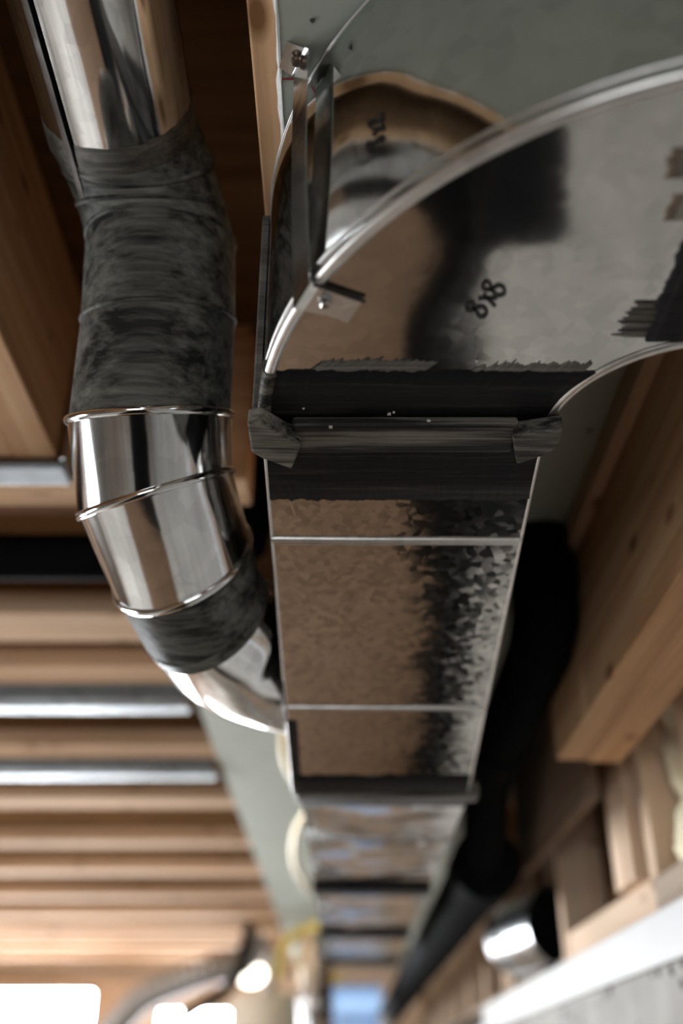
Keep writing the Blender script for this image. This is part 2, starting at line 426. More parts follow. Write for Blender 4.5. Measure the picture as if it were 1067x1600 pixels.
# ---- floor joists: I-joists running left to right beyond the header
JW = 0.095
near_edges = [1.430, 1.660, 2.135, 2.600, 3.115, 3.595, 4.135, 4.665, 5.195, 5.725, 6.255, 6.70]
ordn = ['first', 'second', 'third', 'fourth', 'fifth', 'sixth', 'seventh', 'eighth', 'ninth', 'tenth', 'eleventh', 'twelfth']
for k, y in enumerate(near_edges):
    jw = 0.118 if k == 0 else JW
    t = thing('floor_joist', (-2.0, y + jw / 2, ZJ), '%s bare wood ceiling joist beyond the black crosswise pipe, counting from the viewer' % ordn[k], 'joist', 'ceiling joists running crosswise')
    boxo('bottom_flange', (-4.48, y, ZJ), (0.54, y + jw, ZJ + 0.038), M['joist_x'], t, 0.002)
    boxo('web', (-4.48, y + jw / 2 - 0.006, ZJ + 0.038), (0.54, y + jw / 2 + 0.006, 0.85), M['osb'], t)
    boxo('top_flange', (-4.48, y, 0.85), (0.54, y + jw, 0.884), M['joist_x'], t, 0.002)
# header and near framing
hd = thing('header_beam', (-1.5, 1.065, ZJ), 'short crosswise wood header behind the round pipe elbow', 'beam')
boxo('ply', (-4.48, 1.030, ZJ), (-0.115, 1.0665, 0.884), M['fir_x'], hd, 0.002)
boxo('ply', (-4.48, 1.067, ZJ + 0.004), (-0.115, 1.103, 0.884), M['fir_x'], hd, 0.002)
tr_ = thing('trimmer_beam', (-0.385, -0.5, ZJ), 'knotty wood beam running overhead to the left of the round pipe', 'beam')
boxo('ply', (-0.385, -2.98, ZJ), (-0.335, 0.984, 0.884), M['fir_y'], tr_, 0.002)
boxo('ply', (-0.4355, -2.98, ZJ + 0.001), (-0.3855, 0.984, 0.884), M['fir_y'], tr_, 0.002)
# more lengthwise joists further left over the opening
for k, x in enumerate((-0.86, -1.28, -1.70, -2.12, -2.54, -2.96, -3.38, -3.80, -4.22)):
    tag(boxo('ceiling_joist', (x - 0.045, -2.98, ZJ), (x, 1.028, 0.884), M['fir_y'], None, 0.002),
        '%s lengthwise joist to the left of the knotty beam' % ordn[k], 'joist', 'lengthwise joists over the near end')
ej = boxo('edge_joist', (-0.0655, -2.98, 0.6475), (-0.0275, 1.20, 0.884), M['fir_y'], None, 0.0015)
tag(ej, 'narrow wood joist edge along the cut side of the green drywall', 'joist')
# joist hanger strip at the end of the trimmer
hg = thing('joist_hanger', (-0.65, 1.0, 0.626), 'flat galvanised hanger strip at the end of the knotty beam', 'bracket')
boxo('seat', (-1.2, 0.986, 0.6285), (-0.326, 1.0285, 0.6385), M['channel'], hg, 0.003)
boxo('flange', (-0.332, 0.9855, 0.6385), (-0.326, 1.0285, 0.74), M['strap'], hg, 0.001)


def channel(y0, y1, lab):
    ym = (y0 + y1) / 2
    prof = [(y0, 0.6375), (y0 + 0.018, 0.6375), (y0 + 0.034, 0.622), (ym, 0.617), (y1 - 0.034, 0.619), (y1 - 0.012, 0.632), (y1, 0.6375)]
    prof = prof + [(a, b + 0.0012) for a, b in reversed(prof)]
    mb = MB(); mb.loft([[(x, a, b) for a, b in prof] for x in (-4.40, -0.29)], True, True, False)
    tag(mb.build('furring_channel', M['channel'], None), lab, 'channel', 'galvanised channels under the joists')


channel(1.742, 1.885, 'shiny galvanised channel under the joists, nearer the black pipe')
channel(2.222, 2.365, 'shiny galvanised channel under the joists, farther from the black pipe')

# ---- drywall
dn = MB(); dn.box((-0.0445, -2.9, ZC), (0.304, 1.420, ZC + 0.0125))
dp = dn.build('drywall_panel', M['drywall']); tag(dp, 'green drywall panel screwed up directly above the square elbow', 'drywall')
# ragged gypsum along the cut edge
mb = MB(); top, bot = [], []
ys = [-0.2 + 0.008 * i for i in range(202)]
for y in ys:
    j = random.uniform(-0.0008, 0.0008) + (0.0011 if 0.40 < y < 0.47 else 0)
    bot.append((-0.0437 + j * 0.4, y, ZC - 0.0005)); top.append((-0.0472 + j, y, ZC + 0.004 + j))
mb.loft([bot, top, [(p[0] + 0.0005, p[1], ZC + 0.013) for p in top]], False, False, False)
mb.build('cut_edge', M['gypsum'], dp)['label'] = 'ragged white gypsum edge'


def dent(px, py, z, r, par):
    p = at_z(px, py, z); pts = [(p.x + math.cos(a) * r * random.uniform(0.7, 1.2), p.y + math.sin(a) * r * random.uniform(0.7, 1.2), z - 0.0001) for a in [k * math.pi / 4 for k in range(8)]]
    MB().plate(pts, (0, 0, -0.0006)).build('screw_dent', M['hole'], par)


for px, py, r in ((488, 31, 0.0018), (546, 66, 0.0009), (921, 672, 0.0038), (888, 640, 0.0012)):
    dent(px, py, ZC, r, dp)
df = MB().box((-0.276, 1.423, ZC), (0.43, 6.75, ZC + 0.0075)).build('drywall_panel', M['drywall'])
tag(df, 'long pale green drywall strip running away above the trunk duct', 'drywall')
for y in (1.9, 2.6, 3.4):
    p = [(-0.10 + math.cos(a) * 0.004, y + math.sin(a) * 0.004, ZC - 0.0001) for a in [k * math.pi / 4 for k in range(8)]]
    MB().plate(p, (0, 0, -0.0006)).build('screw_dent', M['hole'], df)

# ---- right hand beam and boards
bm = thing('support_beam', (0.353, 1.0, 0.40), 'deep brown wood beam on the right beside the elbow throat', 'beam')
boxo('ply', (0.307, 0.585, 0.402), (0.353, 1.41, 0.645), M['fir_y'], bm, 0.002)
boxo('ply', (0.3535, 0.585, 0.400), (0.400, 1.415, 0.645), M['fir_y'], bm, 0.002)
boxo('ledger_strip', (0.290, 0.60, 0.600), (0.3065, 1.155, 0.6315), M['pale_y'], bm, 0.001)
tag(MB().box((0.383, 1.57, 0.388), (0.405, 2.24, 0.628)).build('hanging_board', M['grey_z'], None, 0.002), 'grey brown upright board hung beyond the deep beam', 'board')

# ------------------------------------------------------------------ square elbow
CX, CY, RO, RI = 0.252, 0.607, 0.3105, 0.1005
ZB, ZT = 0.420, 0.624
XL, XR = CX - RO, CX - RI
el = thing('duct_elbow', (CX - 0.2, CY - 0.1, ZB), 'curved square galvanised duct elbow turning right under the green drywall', 'duct elbow')
NA = 56
AN = [math.pi + 0.5 * math.pi * i / NA for i in range(NA + 1)]


def cyl(r, a, z):
    return Vector((CX + r * math.cos(a), CY + r * math.sin(a), z))


for nm, z, dz in (('cheek', ZB, 0.001), ('top_cheek', ZT, -0.001)):
    mb = MB()
    NR = 10
    vs = [cyl(RI + (RO - RI) * j / NR, a, z) for a in AN for j in range(NR + 1)]
    fs = [(i * (NR + 1) + j, (i + 1) * (NR + 1) + j, (i + 1) * (NR + 1) + j + 1, i * (NR + 1) + j + 1) for i in range(NA) for j in range(NR)]
    if dz > 0: fs = [f[::-1] for f in fs]
    mb.add(vs, fs, True)
    mb.build(nm, M['elbow'], el)
for nm, r, m_ in (('heel', RO, 'heel'), ('throat', RI, 'elbow')):
    mb = MB(); mb.loft([[cyl(r, a, z) for a in AN] for z in (ZB, ZB + 0.07, ZB + 0.14, ZT)], False); mb.build(nm, M[m_], el)


def rim(name, r, prof, mat, par, a0=0, a1=NA):
    mb = MB(); rings = [[cyl(r + p, AN[i], z) for p, z in prof] for i in range(a0, a1 + 1)]
    mb.loft(rings, True, True); return mb.build(name, mat, par)


rim('lock_seam', RO, [(-0.0060, ZB), (-0.0060, ZB - 0.0012), (-0.0022, ZB - 0.0026), (-0.0002, ZB - 0.0022), (0.0012, ZB - 0.0008), (0.0016, ZB + 0.0012), (0.0010, ZB + 0.0034), (0.0, ZB + 0.0036)], M['seam'], el)
rim('heel_flange', RO, [(0.0, ZB + 0.0085), (0.0010, ZB + 0.0088), (0.0014, ZB + 0.0100), (0.0010, ZB + 0.0114), (0.0, ZB + 0.0116)], M['seam'], el)
rim('throat_seam', RI, [(0.005, ZB), (0.005, ZB - 0.001), (0.001, ZB - 0.0022), (-0.0015, ZB - 0.0018), (-0.0022, ZB + 0.001), (-0.0018, ZB + 0.008), (0, ZB + 0.009)], M['seam'], el)
rim('top_flange', RO, [(-0.001, ZT - 0.0008), (0.0006, ZT - 0.0009), (0.0011, ZT), (0.0006, ZT + 0.0008), (-0.001, ZT + 0.0008)], M['seam'], el)


def ragged(name, fn, u0, u1, v0, v1, nu, nv, amp0, amp1, mat, par, seed, fray=1.0, label=None):
    """brushed sealant coat: strip u0..u1 x v0..v1 mapped by fn(u, v, lift); the v edges are frayed like brush strokes"""
    rnd = random.Random(seed)
    def edge(amp):
        e, cur = [], 0.0
        for i in range(nu + 1):
            cur = 0.62 * cur + rnd.uniform(-1, 1) * 0.62
            e.append(amp * (cur + (rnd.uniform(0, 1.6) if rnd.random() < 0.14 * fray else 0)))
        return e
    e0, e1 = edge(amp0), edge(amp1)
    rings = []
    for j in range(nv + 1):
        q = j / nv; row = []
        for i in range(nu + 1):
            u = u0 + (u1 - u0) * i / nu
            a = v0 - e0[i]; b = v1 + e1[i]
            lift = 0.0013 if 0 < j < nv else 0.0001
            if j == 1: q_ = 0.012
            elif j == nv - 1: q_ = 0.988
            else: q_ = q
            row.append(fn(u, a + (b - a) * q_, lift * (0.75 + 0.5 * rnd.random()) if 0 < j < nv else lift))
        rings.append(row)
    o = MB().loft(rings, False).build(name, mat, par)
    if label: o['label'] = label
    return o


# sealant on the cheek beside the joint
def across(u, v, l):
    dy = min(0.0, v - CY)
    xo = CX - math.sqrt(RO * RO - dy * dy); xi = CX - math.sqrt(max(1e-6, RI * RI - dy * dy))
    return (xo + 0.001 + (xi - xo - 0.002) * u, v, ZB - l)


ragged('sealant', across, 0.0, 1.0, 0.537, 0.600, 90, 6, 0.0016, 0.0, M['mastic_x'], el, 3, 0.3, 'black brushed sealant band')
ragged('sealant', lambda u, v, l: (u - (v - 0.54) * 0.9, v + 0.05 * abs(u - 0.013), ZB - l * 0.45), -0.026, 0.052, 0.526, 0.545, 70, 4, 0.0024, 0.0, M['mastic_grey'], el, 5)
ragged('sealant', lambda u, v, l: (u - (v - 0.54) * 0.5, v + 0.06 * abs(u - 0.145), ZB - l * 0.45), 0.085, 0.163, 0.528, 0.548, 70, 4, 0.0030, 0.0, M['mastic_grey'], el, 8)
# sealant wrapping the rim at the left end, and the heel side
rim('sealant', RO, [(-0.0068, ZB - 0.0004), (-0.0068, ZB - 0.0018), (-0.0024, ZB - 0.0034), (0.0, ZB - 0.0030), (0.0022, ZB - 0.0008), (0.0026, ZB + 0.0012), (0.0018, ZB + 0.014), (0.0003, ZB + 0.015)], M['mastic_cleat'], el, 0, 8)
# sealant at the outlet end
def outl(u, v, l): return (v, u, ZB - l)
ragged('sealant', outl, CY - RO + 0.012, CY - RI - 0.001, 0.196, 0.2535, 70, 6, 0.0020, 0.0, M['mastic_y'], el, 11, 0.5, 'black brushed sealant at the outlet')
ragged('sealant', lambda u, v, l: (v, u, ZB - l * 0.5), 0.468, 0.502, 0.181, 0.205, 34, 4, 0.0038, 0.0, M['mastic_cleat'], el, 13, 2.0)
ragged('sealant', lambda u, v, l: (v, u, ZB - l * 0.2), 0.352, 0.372, 0.172, 0.1975, 24, 4, 0.0016, 0.0, M['smear'], el, 17, 1.0)
ragged('sealant', lambda u, v, l: (v, u, ZB - l * 0.2), 0.383, 0.402, 0.180, 0.1975, 24, 4, 0.0012, 0.0, M['smear'], el, 19, 1.0)


# handwriting in marker
def cheek_pt(px, py): return at_z(px, py, ZB - 0.0004)


def heel_pt(px, py):
    d = ray(px, py); rr = RO + 0.0006
    a = d.x * d.x + d.y * d.y; b = -2 * (d.x * CX + d.y * CY); c = CX * CX + CY * CY - rr * rr
    t = (-b - math.sqrt(b * b - 4 * a * c)) / (2 * a)
    return d * t


def spline(pts, closed=False, n=8):
    P = [Vector((p[0], p[1], 0)) for p in pts]; out = []; m = len(P)
    rng = m if closed else m - 1
    for i in range(rng):
        p0 = P[(i - 1) % m] if closed or i > 0 else P[0]; p1 = P[i]; p2 = P[(i + 1) % m]; p3 = P[(i + 2) % m] if closed or i + 2 < m else P[-1]
        for k in range(n):
            t = k / n
            out.append(0.5 * ((2 * p1) + (p2 - p0) * t + (2 * p0 - 5 * p1 + 4 * p2 - p3) * t * t + (3 * p1 - p0 - 3 * p2 + p3) * t ** 3))
    out.append(P[0].copy() if closed else P[-1])
    return out


def stroke(mb, pts, wid, fn, nrm, closed=False):
    pp = spline(pts, closed); L, Rr = [], []
    for i, p in enumerate(pp):
        if closed: t = (pp[(i + 1) % (len(pp) - 1)] - pp[(i - 1) % (len(pp) - 1)])
        else: t = (pp[min(i + 1, len(pp) - 1)] - pp[max(i - 1, 0)])
        t.normalize(); q = Vector((-t.y, t.x, 0)) * wid * 0.5
        L.append(fn(p.x + q.x, p.y + q.y)); Rr.append(fn(p.x - q.x, p.y - q.y))
    n = nrm
    L2 = [p + n(p) for p in L]; R2 = [p + n(p) for p in Rr]
    mb.loft([L, L2, R2, Rr], False, False, False)


dn_ = lambda p: Vector((0, 0, -0.0003))
ot_ = lambda p: Vector((p.x - CX, p.y - CY, 0)).normalized() * 0.0003
E8a = [(727, 480), (731, 474), (738, 475), (741, 483), (748, 494), (756, 494), (760, 487), (755, 480), (746, 480), (738, 483), (731, 485)]
E8b = [(753, 447), (758, 440), (765, 443), (767, 450), (772, 458), (780, 462), (788, 458), (787, 450), (779, 446), (771, 450), (763, 453), (756, 452)]
mb = MB(); stroke(mb, E8a, 6.0, cheek_pt, dn_, True); stroke(mb, E8b, 6.0, cheek_pt, dn_, True)
stroke(mb, [(746, 467), (762, 466), (777, 466)], 5.4, cheek_pt, dn_); stroke(mb, [(755, 460), (765, 470), (774, 479)], 5.8, cheek_pt, dn_)
mb.build('marker_writing', M['ink'], el)['label'] = 'handwritten 8x8 in black marker'
mb = MB()
stroke(mb, [(574, 226), (577, 222), (582, 223), (586, 221), (592, 215), (598, 212), (597, 216), (592, 221), (585, 223), (581, 229), (577, 237), (573, 232)], 4.6, heel_pt, ot_, True)
stroke(mb, [(578, 190), (584, 186), (592, 188), (597, 195), (596, 200), (588, 201), (580, 199), (577, 194)], 5.2, heel_pt, ot_, True)
stroke(mb, [(598, 176), (594, 180), (597, 184), (592, 188), (584, 191)], 5.0, heel_pt, ot_); stroke(mb, [(591, 196), (587, 203), (582, 211)], 3.6, heel_pt, ot_)
mb.build('marker_writing', M['ink'], el)['label'] = 'handwritten 8x8 on the curved heel'

# crumbs of dried sealant
for px, py in ((474, 638), (608, 647), (615, 644), (670, 657), (517, 667), (699, 731), (745, 565)):
    p = at_z(px, py, ZB - 0.012 if 655 < py < 690 else ZB - 0.0015); r = random.uniform(0.0006, 0.0013)
    MB().hexa([p + Vector((sx * r * random.uniform(0.6, 1.4), sy * r * random.uniform(0.5, 1.2), sz * 0.0007)) for sx, sy, sz in ((-1, -1, -1), (1, -1, -1), (1, 1, -1), (-1, 1, -1), (-1, -1, 1), (1, -1, 1), (1, 1, 1), (-1, 1, 1))]).build('sealant_crumb', M['dust'], el)

# outlet duct going on to the right
od = thing('outlet_duct', (0.34, 0.40, ZB), 'short square duct leaving the elbow towards the right wall', 'duct')
y0, y1 = CY - RO, CY - RI
boxo('bottom_panel', (0.256, y0, ZB), (0.445, y1, ZB + 0.001), M['elbow'], od); boxo('top_panel', (0.256, y0, ZT - 0.001), (0.445, y1, ZT), M['elbow'], od)
boxo('side_panel', (0.256, y0, ZB + 0.001), (0.445, y0 + 0.001, ZT - 0.001), M['elbow'], od); boxo('side_panel', (0.256, y1 - 0.001, ZB + 0.001), (0.445, y1, ZT - 0.001), M['elbow'], od)
boxo('slip_cleat', (0.254, y0 - 0.003, ZB - 0.010), (0.285, y1 + 0.003, ZB), M['mastic_y'], od, 0.003)

# ------------------------------------------------------------------ joint: cleats
cl = thing('drive_cleat', (XL, 0.61, ZB - 0.02), 'sealant smeared drive cleat folded under the left corner of the elbow joint', 'cleat', 'drive cleats at the elbow joint')
mb = MB()
prof = [(XL - 0.0005, 0.588), (XL - 0.0055, 0.588), (XL - 0.0068, 0.592), (XL - 0.0068, 0.627), (XL - 0.0055, 0.631), (XL - 0.0005, 0.631)]
mb.loft([[(x, y, z) for x, y in prof] for z in (ZB - 0.004, ZT - 0.004)], True, True, False); mb.build('channel', M['mastic_grey'], cl, 0.0008)
mb = MB()
tb = [(-0.0665, 0.578), (-0.0565, 0.575), (-0.0290, 0.603), (-0.0375, 0.636), (-0.0590, 0.622), (-0.0665, 0.6145)]
mb.plate([(x, y, ZB - 0.0170 + 0.10 * max(0, -x - 0.055)) for x, y in tb], (0, 0, 0.014)); mb.build('folded_tab', M['mastic_cleat'], cl, 0.0016)
cr_ = thing('drive_cleat', (XR, 0.61, ZB - 0.02), 'sealant smeared drive cleat folded under the right corner of the elbow joint', 'cleat', 'drive cleats at the elbow joint')
mb = MB(); prof = [(2 * (XL + XR) / 2 - x, y) for x, y in prof][::-1]
mb.loft([[(x, y, z) for x, y in prof] for z in (ZB - 0.004, ZT - 0.004)], True, True, False); mb.build('channel', M['mastic_cleat'], cr_, 0.0008)
mb = MB(); tb = [(0.1225, 0.592), (0.158, 0.584), (0.1585, 0.606), (0.153, 0.616), (0.1315, 0.630), (0.127, 0.612)]
mb.plate([(x, y, ZB - 0.0165) for x, y in tb], (0, 0, 0.0135)); mb.build('folded_tab', M['mastic_cleat'], cr_, 0.0016)

# ------------------------------------------------------------------ transition piece sloping down to the trunk
TY0, TY1, TZ1 = 0.612, 1.205, 0.304
def tz(y): return ZB - (ZB - TZ1) * max(0.0, (y - 0.635)) / (TY1 - 0.635)
td = thing('duct_transition', (0.047, 0.9, TZ1), 'spangled square duct section with two cross ribs sloping down beyond the elbow', 'duct')
mb = MB(); rows = []
ny = 24
for i in range(ny + 1):
    y = TY0 + (TY1 - TY0) * i / ny
    rows.append([(XL + (XR - XL) * j / 12, y, tz(y)) for j in range(13)])
mb.loft(rows, False); mb.build('bottom_panel', M['spangle'], td)
for nm, x in (('side_panel', XL), ('side_panel', XR)):
    mb = MB(); mb.plate([(x, TY0, ZB), (x, 0.635, ZB), (x, TY1, TZ1), (x, TY1, ZT), (x, TY0, ZT)], (0.0008 if x < 0 else -0.0008, 0, 0)); mb.build(nm, M['spangle'], td)
mb = MB(); mb.plate([(XL, TY0, ZT - 0.0005), (XR, TY0, ZT - 0.0005), (XR, TY1, ZT - 0.0005), (XL, TY1, ZT - 0.0005)], (0, 0, 0.0006)); mb.build('top_panel', M['spangle'], td)
for y, h in ((0.7395, 0.0028), (0.7445, 0.0013), (1.010, 0.0030)):
    mb = MB(); mb.tube([(XL - 0.0004, y - 0.001, tz(y) + 0.0002), (0.02, y, tz(y)), (0.1, y, tz(y)), (XR + 0.0004, y + 0.001, tz(y) + 0.0002)], h, 10); mb.build('rib', M['seam'], td)
for x, s in ((XL, -1), (XR, 1)):
    mb = MB(); mb.tube([(x, y, tz(y)) for y in (0.63, 0.70, 0.738, 0.746, 0.85, 1.0, 1.12, TY1 - 0.002)], 0.0014, 8); mb.build('corner_seam', M['seam'], td)
sl = boxo('slip_cleat', (-0.036, 0.588, ZB - 0.0105), (0.128, 0.6245, ZB - 0.0012), M['mastic_cleat'], td, 0.003)
ragged('sealant', lambda u, v, l: (u, v, tz(v) - l), XL, XR, 0.622, 0.690, 80, 6, 0, 0.0016, M['mastic_x'], td, 23, 0.6, 'black brushed sealant band')
ragged('sealant', lambda u, v, l: (u, v, tz(v) - l), XL, XR, 1.160, TY1 - 0.001, 50, 5, 0.003, 0, M['mastic_x'], td, 29, 0.5)
ragged('sealant', lambda u, v, l: (XL - l, v, tz(v) + u), 0.0, 0.3, 0.625, 0.67, 30, 4, 0, 0.002, M['mastic_y'], td, 31, 0.5)
ragged('sealant', lambda u, v, l: (XL + u, v, tz(v) - l), 0.0, 0.011, 1.035, TY1 - 0.01, 20, 8, 0.003, 0, M['mastic_y'], td, 37, 0.5)

# ------------------------------------------------------------------ trunk sections beyond
KX0, KX1, KZ = -0.052, 0.163, 0.320
secs = [(1.222, 1.955), (1.958, 2.60), (2.603, 3.25)]
slab_ = ['shiny trunk duct section just beyond the sloping spangled duct', 'blurred middle trunk duct section farther along the ceiling', 'last and farthest trunk duct section before the window']
for k, (y0, y1) in enumerate(secs):
    t = thing('trunk_duct', (0.055, (y0 + y1) / 2, KZ), slab_[k], 'duct', 'trunk duct sections running away')
    mb = MB(); mb.loft([[(KX0 + (KX1 - KX0) * j / 10, y0 + (y1 - y0) * i / 14, KZ + (0.002 * math.sin(3.1 * j / 10) * math.sin(math.pi * i / 14) if k < 2 else 0)) for j in range(11)] for i in range(15)], False); mb.build('bottom_panel', M['trunk'], t)
    for x in (KX0, KX1 - 0.001):
        boxo('side_panel', (x, y0, KZ + 0.001), (x + 0.001, y1, ZT), M['trunk'], t)
    boxo('top_panel', (KX0 + 0.001, y0, ZT - 0.001), (KX1 - 0.001, y1, ZT - 0.0002), M['trunk'], t)
    if k == 0:
        boxo('slip_cleat', (KX0 - 0.004, 1.2065, 0.300), (KX1 + 0.003, 1.236, KZ - 0.0005), M['mastic_cleat'], t, 0.003)
        ragged('sealant', lambda u, v, l: (u, v, KZ - l), KX0, KX1, 1.236, 1.335, 50, 5, 0, 0.003, M['mastic_x'], t, 41, 0.6)
        boxo('rib', (KX0, 1.542, KZ - 0.003), (KX1, 1.548, KZ), M['trunk'], t, 0.001)
        mb = MB(); c = Vector((0.122, 1.545, KZ - 0.0036)); mb.tube([c, c + Vector((0, 0, -0.005))], 0.005, 10); mb.build('screw', M['screw'], t)
    else:
        boxo('slip_cleat', (KX0 - 0.003, y0 - 0.03, KZ - 0.012), (KX1 + 0.003, y0 + 0.03, KZ - 0.0005), M['mastic_x'], t, 0.003)
    if k == 2:
        boxo('end_cap', (KX0, y1 - 0.001, KZ), (KX1, y1, ZT), M['trunk'], t)
        boxo('slip_cleat', (KX0 - 0.003, y1 - 0.05, KZ - 0.010), (KX1 + 0.003, y1 - 0.002, KZ - 0.0005), M['mastic_x'], t, 0.003)

# ------------------------------------------------------------------ hanger strap
hs = thing('hanger_strap', (-0.018, 0.455, ZB), 'galvanised strap screwed to the green drywall and hooked under the elbow rim', 'strap')
# tab on the ceiling
q = [at_z(px, py, ZC - 0.0006) for px, py in ((448.4, 63.4), (476, 74), (456, 117), (436, 104))]
MB().plate(q, (0, 0, -0.0011)).build('ceiling_tab', M['strap'], hs)
q2 = [at_z(476, 74, ZC - 0.0017), at_z(484, 77, ZC - 0.006), at_z(461, 121, ZC - 0.006), at_z(456, 117, ZC - 0.0017)]
MB().plate(q2, (0.0004, 0.0, -0.0006)).build('bend', M['strap'], hs)
# the strap itself, top to bottom with a slight twist, just clear of the heel
tA, tB = at_z(484, 77, ZC - 0.0062), at_z(461, 121, ZC - 0.0062)
bA, bB = at_z(485.5, 441, ZB - 0.0044), at_z(460, 482, ZB - 0.0044)
nrm_ = Vector((-0.86, -0.5, 0))
mb = MB(); L, Rr = [], []
for i in range(13):
    f = i / 12; bow = nrm_ * 0.0016 * math.sin(math.pi * f)
    L.append(tB.lerp(bB, f) + bow); Rr.append(tA.lerp(bA, f) + bow * 1.6)
mb.loft([L, Rr, [p + nrm_ * 0.001 for p in Rr], [p + nrm_ * 0.001 for p in L], L], False, False, False); mb.build('band', M['strap'], hs)
# tab under the cheek
r0_, r1_ = at_z(485.5, 441, ZB - 0.0044), at_z(460, 482, ZB - 0.0044)
i0_, i1_ = at_z(500, 446.5, ZB - 0.0020), at_z(474, 486, ZB - 0.0020)
tips = [at_z(px, py, ZB - 0.0016) for px, py in ((567, 468.5), (543, 505), (512, 494))]
mb = MB(); up_ = Vector((0, 0, 0.001))
top_ = [r0_, i0_, tips[0], tips[1], tips[2], i1_, r1_]
mb.add(top_ + [p + up_ for p in top_], [(0, 1, 5, 6), (1, 2, 3, 4, 5), (13, 12, 8, 7), (12, 11, 10, 9, 8)] + [(i, (i + 1) % 7 + 0, (i + 1) % 7 + 7, i + 7) for i in range(7)])
mb.build('hook_tab', M['seam'], hs)
mb = MB(); stroke(mb, [(489, 444), (500, 447), (520, 453.5), (545, 462.5), (571, 471)], 6.0, lambda a, b: at_z(a, b, ZB - 0.0047 if a < 499 else ZB - 0.0023), dn_); mb.build('marker_line', M['ink'], hs)
mb = MB(); stroke(mb, [(441, 123.3), (462, 123.3)], 2.6, lambda a, b: at_z(a, b, ZC - 0.0003), dn_); mb.build('marker_line', M['red'], hs)['label'] = 'short red pen mark'


def screw(c, axis, r, head, mat, par, hexa):
    ax = Vector(axis).normalized(); e1 = ax.orthogonal().normalized(); e2 = ax.cross(e1)
    rg = lambda rr, h, n=24: [c + ax * h + (e1 * math.cos(2 * math.pi * k / n) + e2 * math.sin(2 * math.pi * k / n)) * rr for k in range(n)]
    mb = MB()
    if hexa:
        mb.loft([rg(r * 1.35, 0), rg(r * 1.35, head * 0.25), rg(r * 1.28, head * 0.32)], True, True, False)
        o = mb.build('screw', mat, par)
        MB().loft([rg(r, head * 0.3, 6), rg(r, head * 0.9, 6), rg(r * 0.86, head, 6)], True, True, False).build('hex_head', mat, o)
        MB().loft([rg(r * 0.42, head * 1.0, 10), rg(r * 0.40, head * 1.02, 10)], True, True, False).build('recess', M['hole'], o)
    else:
        mb.loft([rg(r * 0.6, 0), rg(r, head * 0.35), rg(r, head * 0.7), rg(r * 0.75, head)], True, True, True)
        o = mb.build('screw', mat, par)
        MB().loft([rg(r * 0.42, head * 1.0, 6), rg(r * 0.42, head * 1.03, 6)], True, True, False).build('recess', M['hole'], o)


screw(at_z(508.5, 468.5, ZB - 0.0017), (0, 0, -1), 0.0036, 0.0055, M['screw'], hs, True)
screw(at_z(463.5, 92, ZC - 0.0017), (0.05, -0.1, -1), 0.0042, 0.0055, M['bronze'], hs, False)

# ------------------------------------------------------------------ round branch pipe
PR = 0.0635
def ringpts(c, n, r, k=56, ph=0.0):
    c = Vector(c); n = Vector(n).normalized(); ref = Vector((1, 0, 0))
    e1 = (ref - n * ref.dot(n)).normalized(); e2 = n.cross(e1)
    return [c + (e1 * math.cos(ph + 2 * math.pi * i / k) + e2 * math.sin(ph + 2 * math.pi * i / k)) * r for i in range(k)]


def bead(c, n, r, br, par, mat):
    c = Vector(c); n = Vector(n).normalized(); ref = Vector((1, 0, 0)); e1 = (ref - n * ref.dot(n)).normalized(); e2 = n.cross(e1)
    rings = []
    K = 56
    for i in range(K + 1):
        a = 2 * math.pi * i / K; d = e1 * math.cos(a) + e2 * math.sin(a)
        rings.append([c + d * (r + br * math.cos(b)) + n * (br * 1.25 * math.sin(b)) for b in [2 * math.pi * q / 8 for q in range(8)]])
    MB().loft(rings).build('bead', mat, par)


PX, PZ = -0.190, 0.720
rp = thing('round_pipe', (PX, 0.2, PZ - PR), 'shiny straight round galvanised pipe overhead at the upper left', 'pipe')
MB().loft([ringpts((PX, y, PZ), (0, 1, 0), PR) for y in (-0.75, -0.4, -0.1, 0.2, 0.45, 0.580)]).build('shell', M['round'], rp)
# lengthwise snap-lock seam, running on into the elbow
def on_pipe(a, y, off): return Vector((PX + (PR + off) * math.cos(a), y, PZ + (PR + off) * math.sin(a)))
sa = math.radians(242)
mb = MB(); mb.loft([[on_pipe(sa + da, y, of) for da, of in ((-0.11, 0.0001), (-0.10, 0.0026), (0.0, 0.0030), (0.004, 0.0001))] for y in (-0.75, 0.0, 0.4, 0.642)], False, False, False); mb.build('snap_lock_seam', M['round'], rp)
mb = MB(); mb.loft([[on_pipe(sa + da, y, of) for da, of in ((0.002, 0.0003), (0.004, 0.0012), (0.028, 0.0012), (0.030, 0.0003))] for y in (-0.75, 0.0, 0.4, 0.645)], False, False, False); mb.build('seam_gap', M['black_pipe'], rp)
mb = MB(); rows = []
rnd = random.Random(4)
for i in range(57):
    a = 2 * math.pi * i / 56
    rows.append([on_pipe(a, 0.552 + 0.0015 * rnd.uniform(-1, 1), 0.0002), on_pipe(a, 0.562, 0.0010), on_pipe(a, 0.582, 0.0014)])
mb.loft(rows, False); mb.build('sealant', M['mastic_grey'], rp)

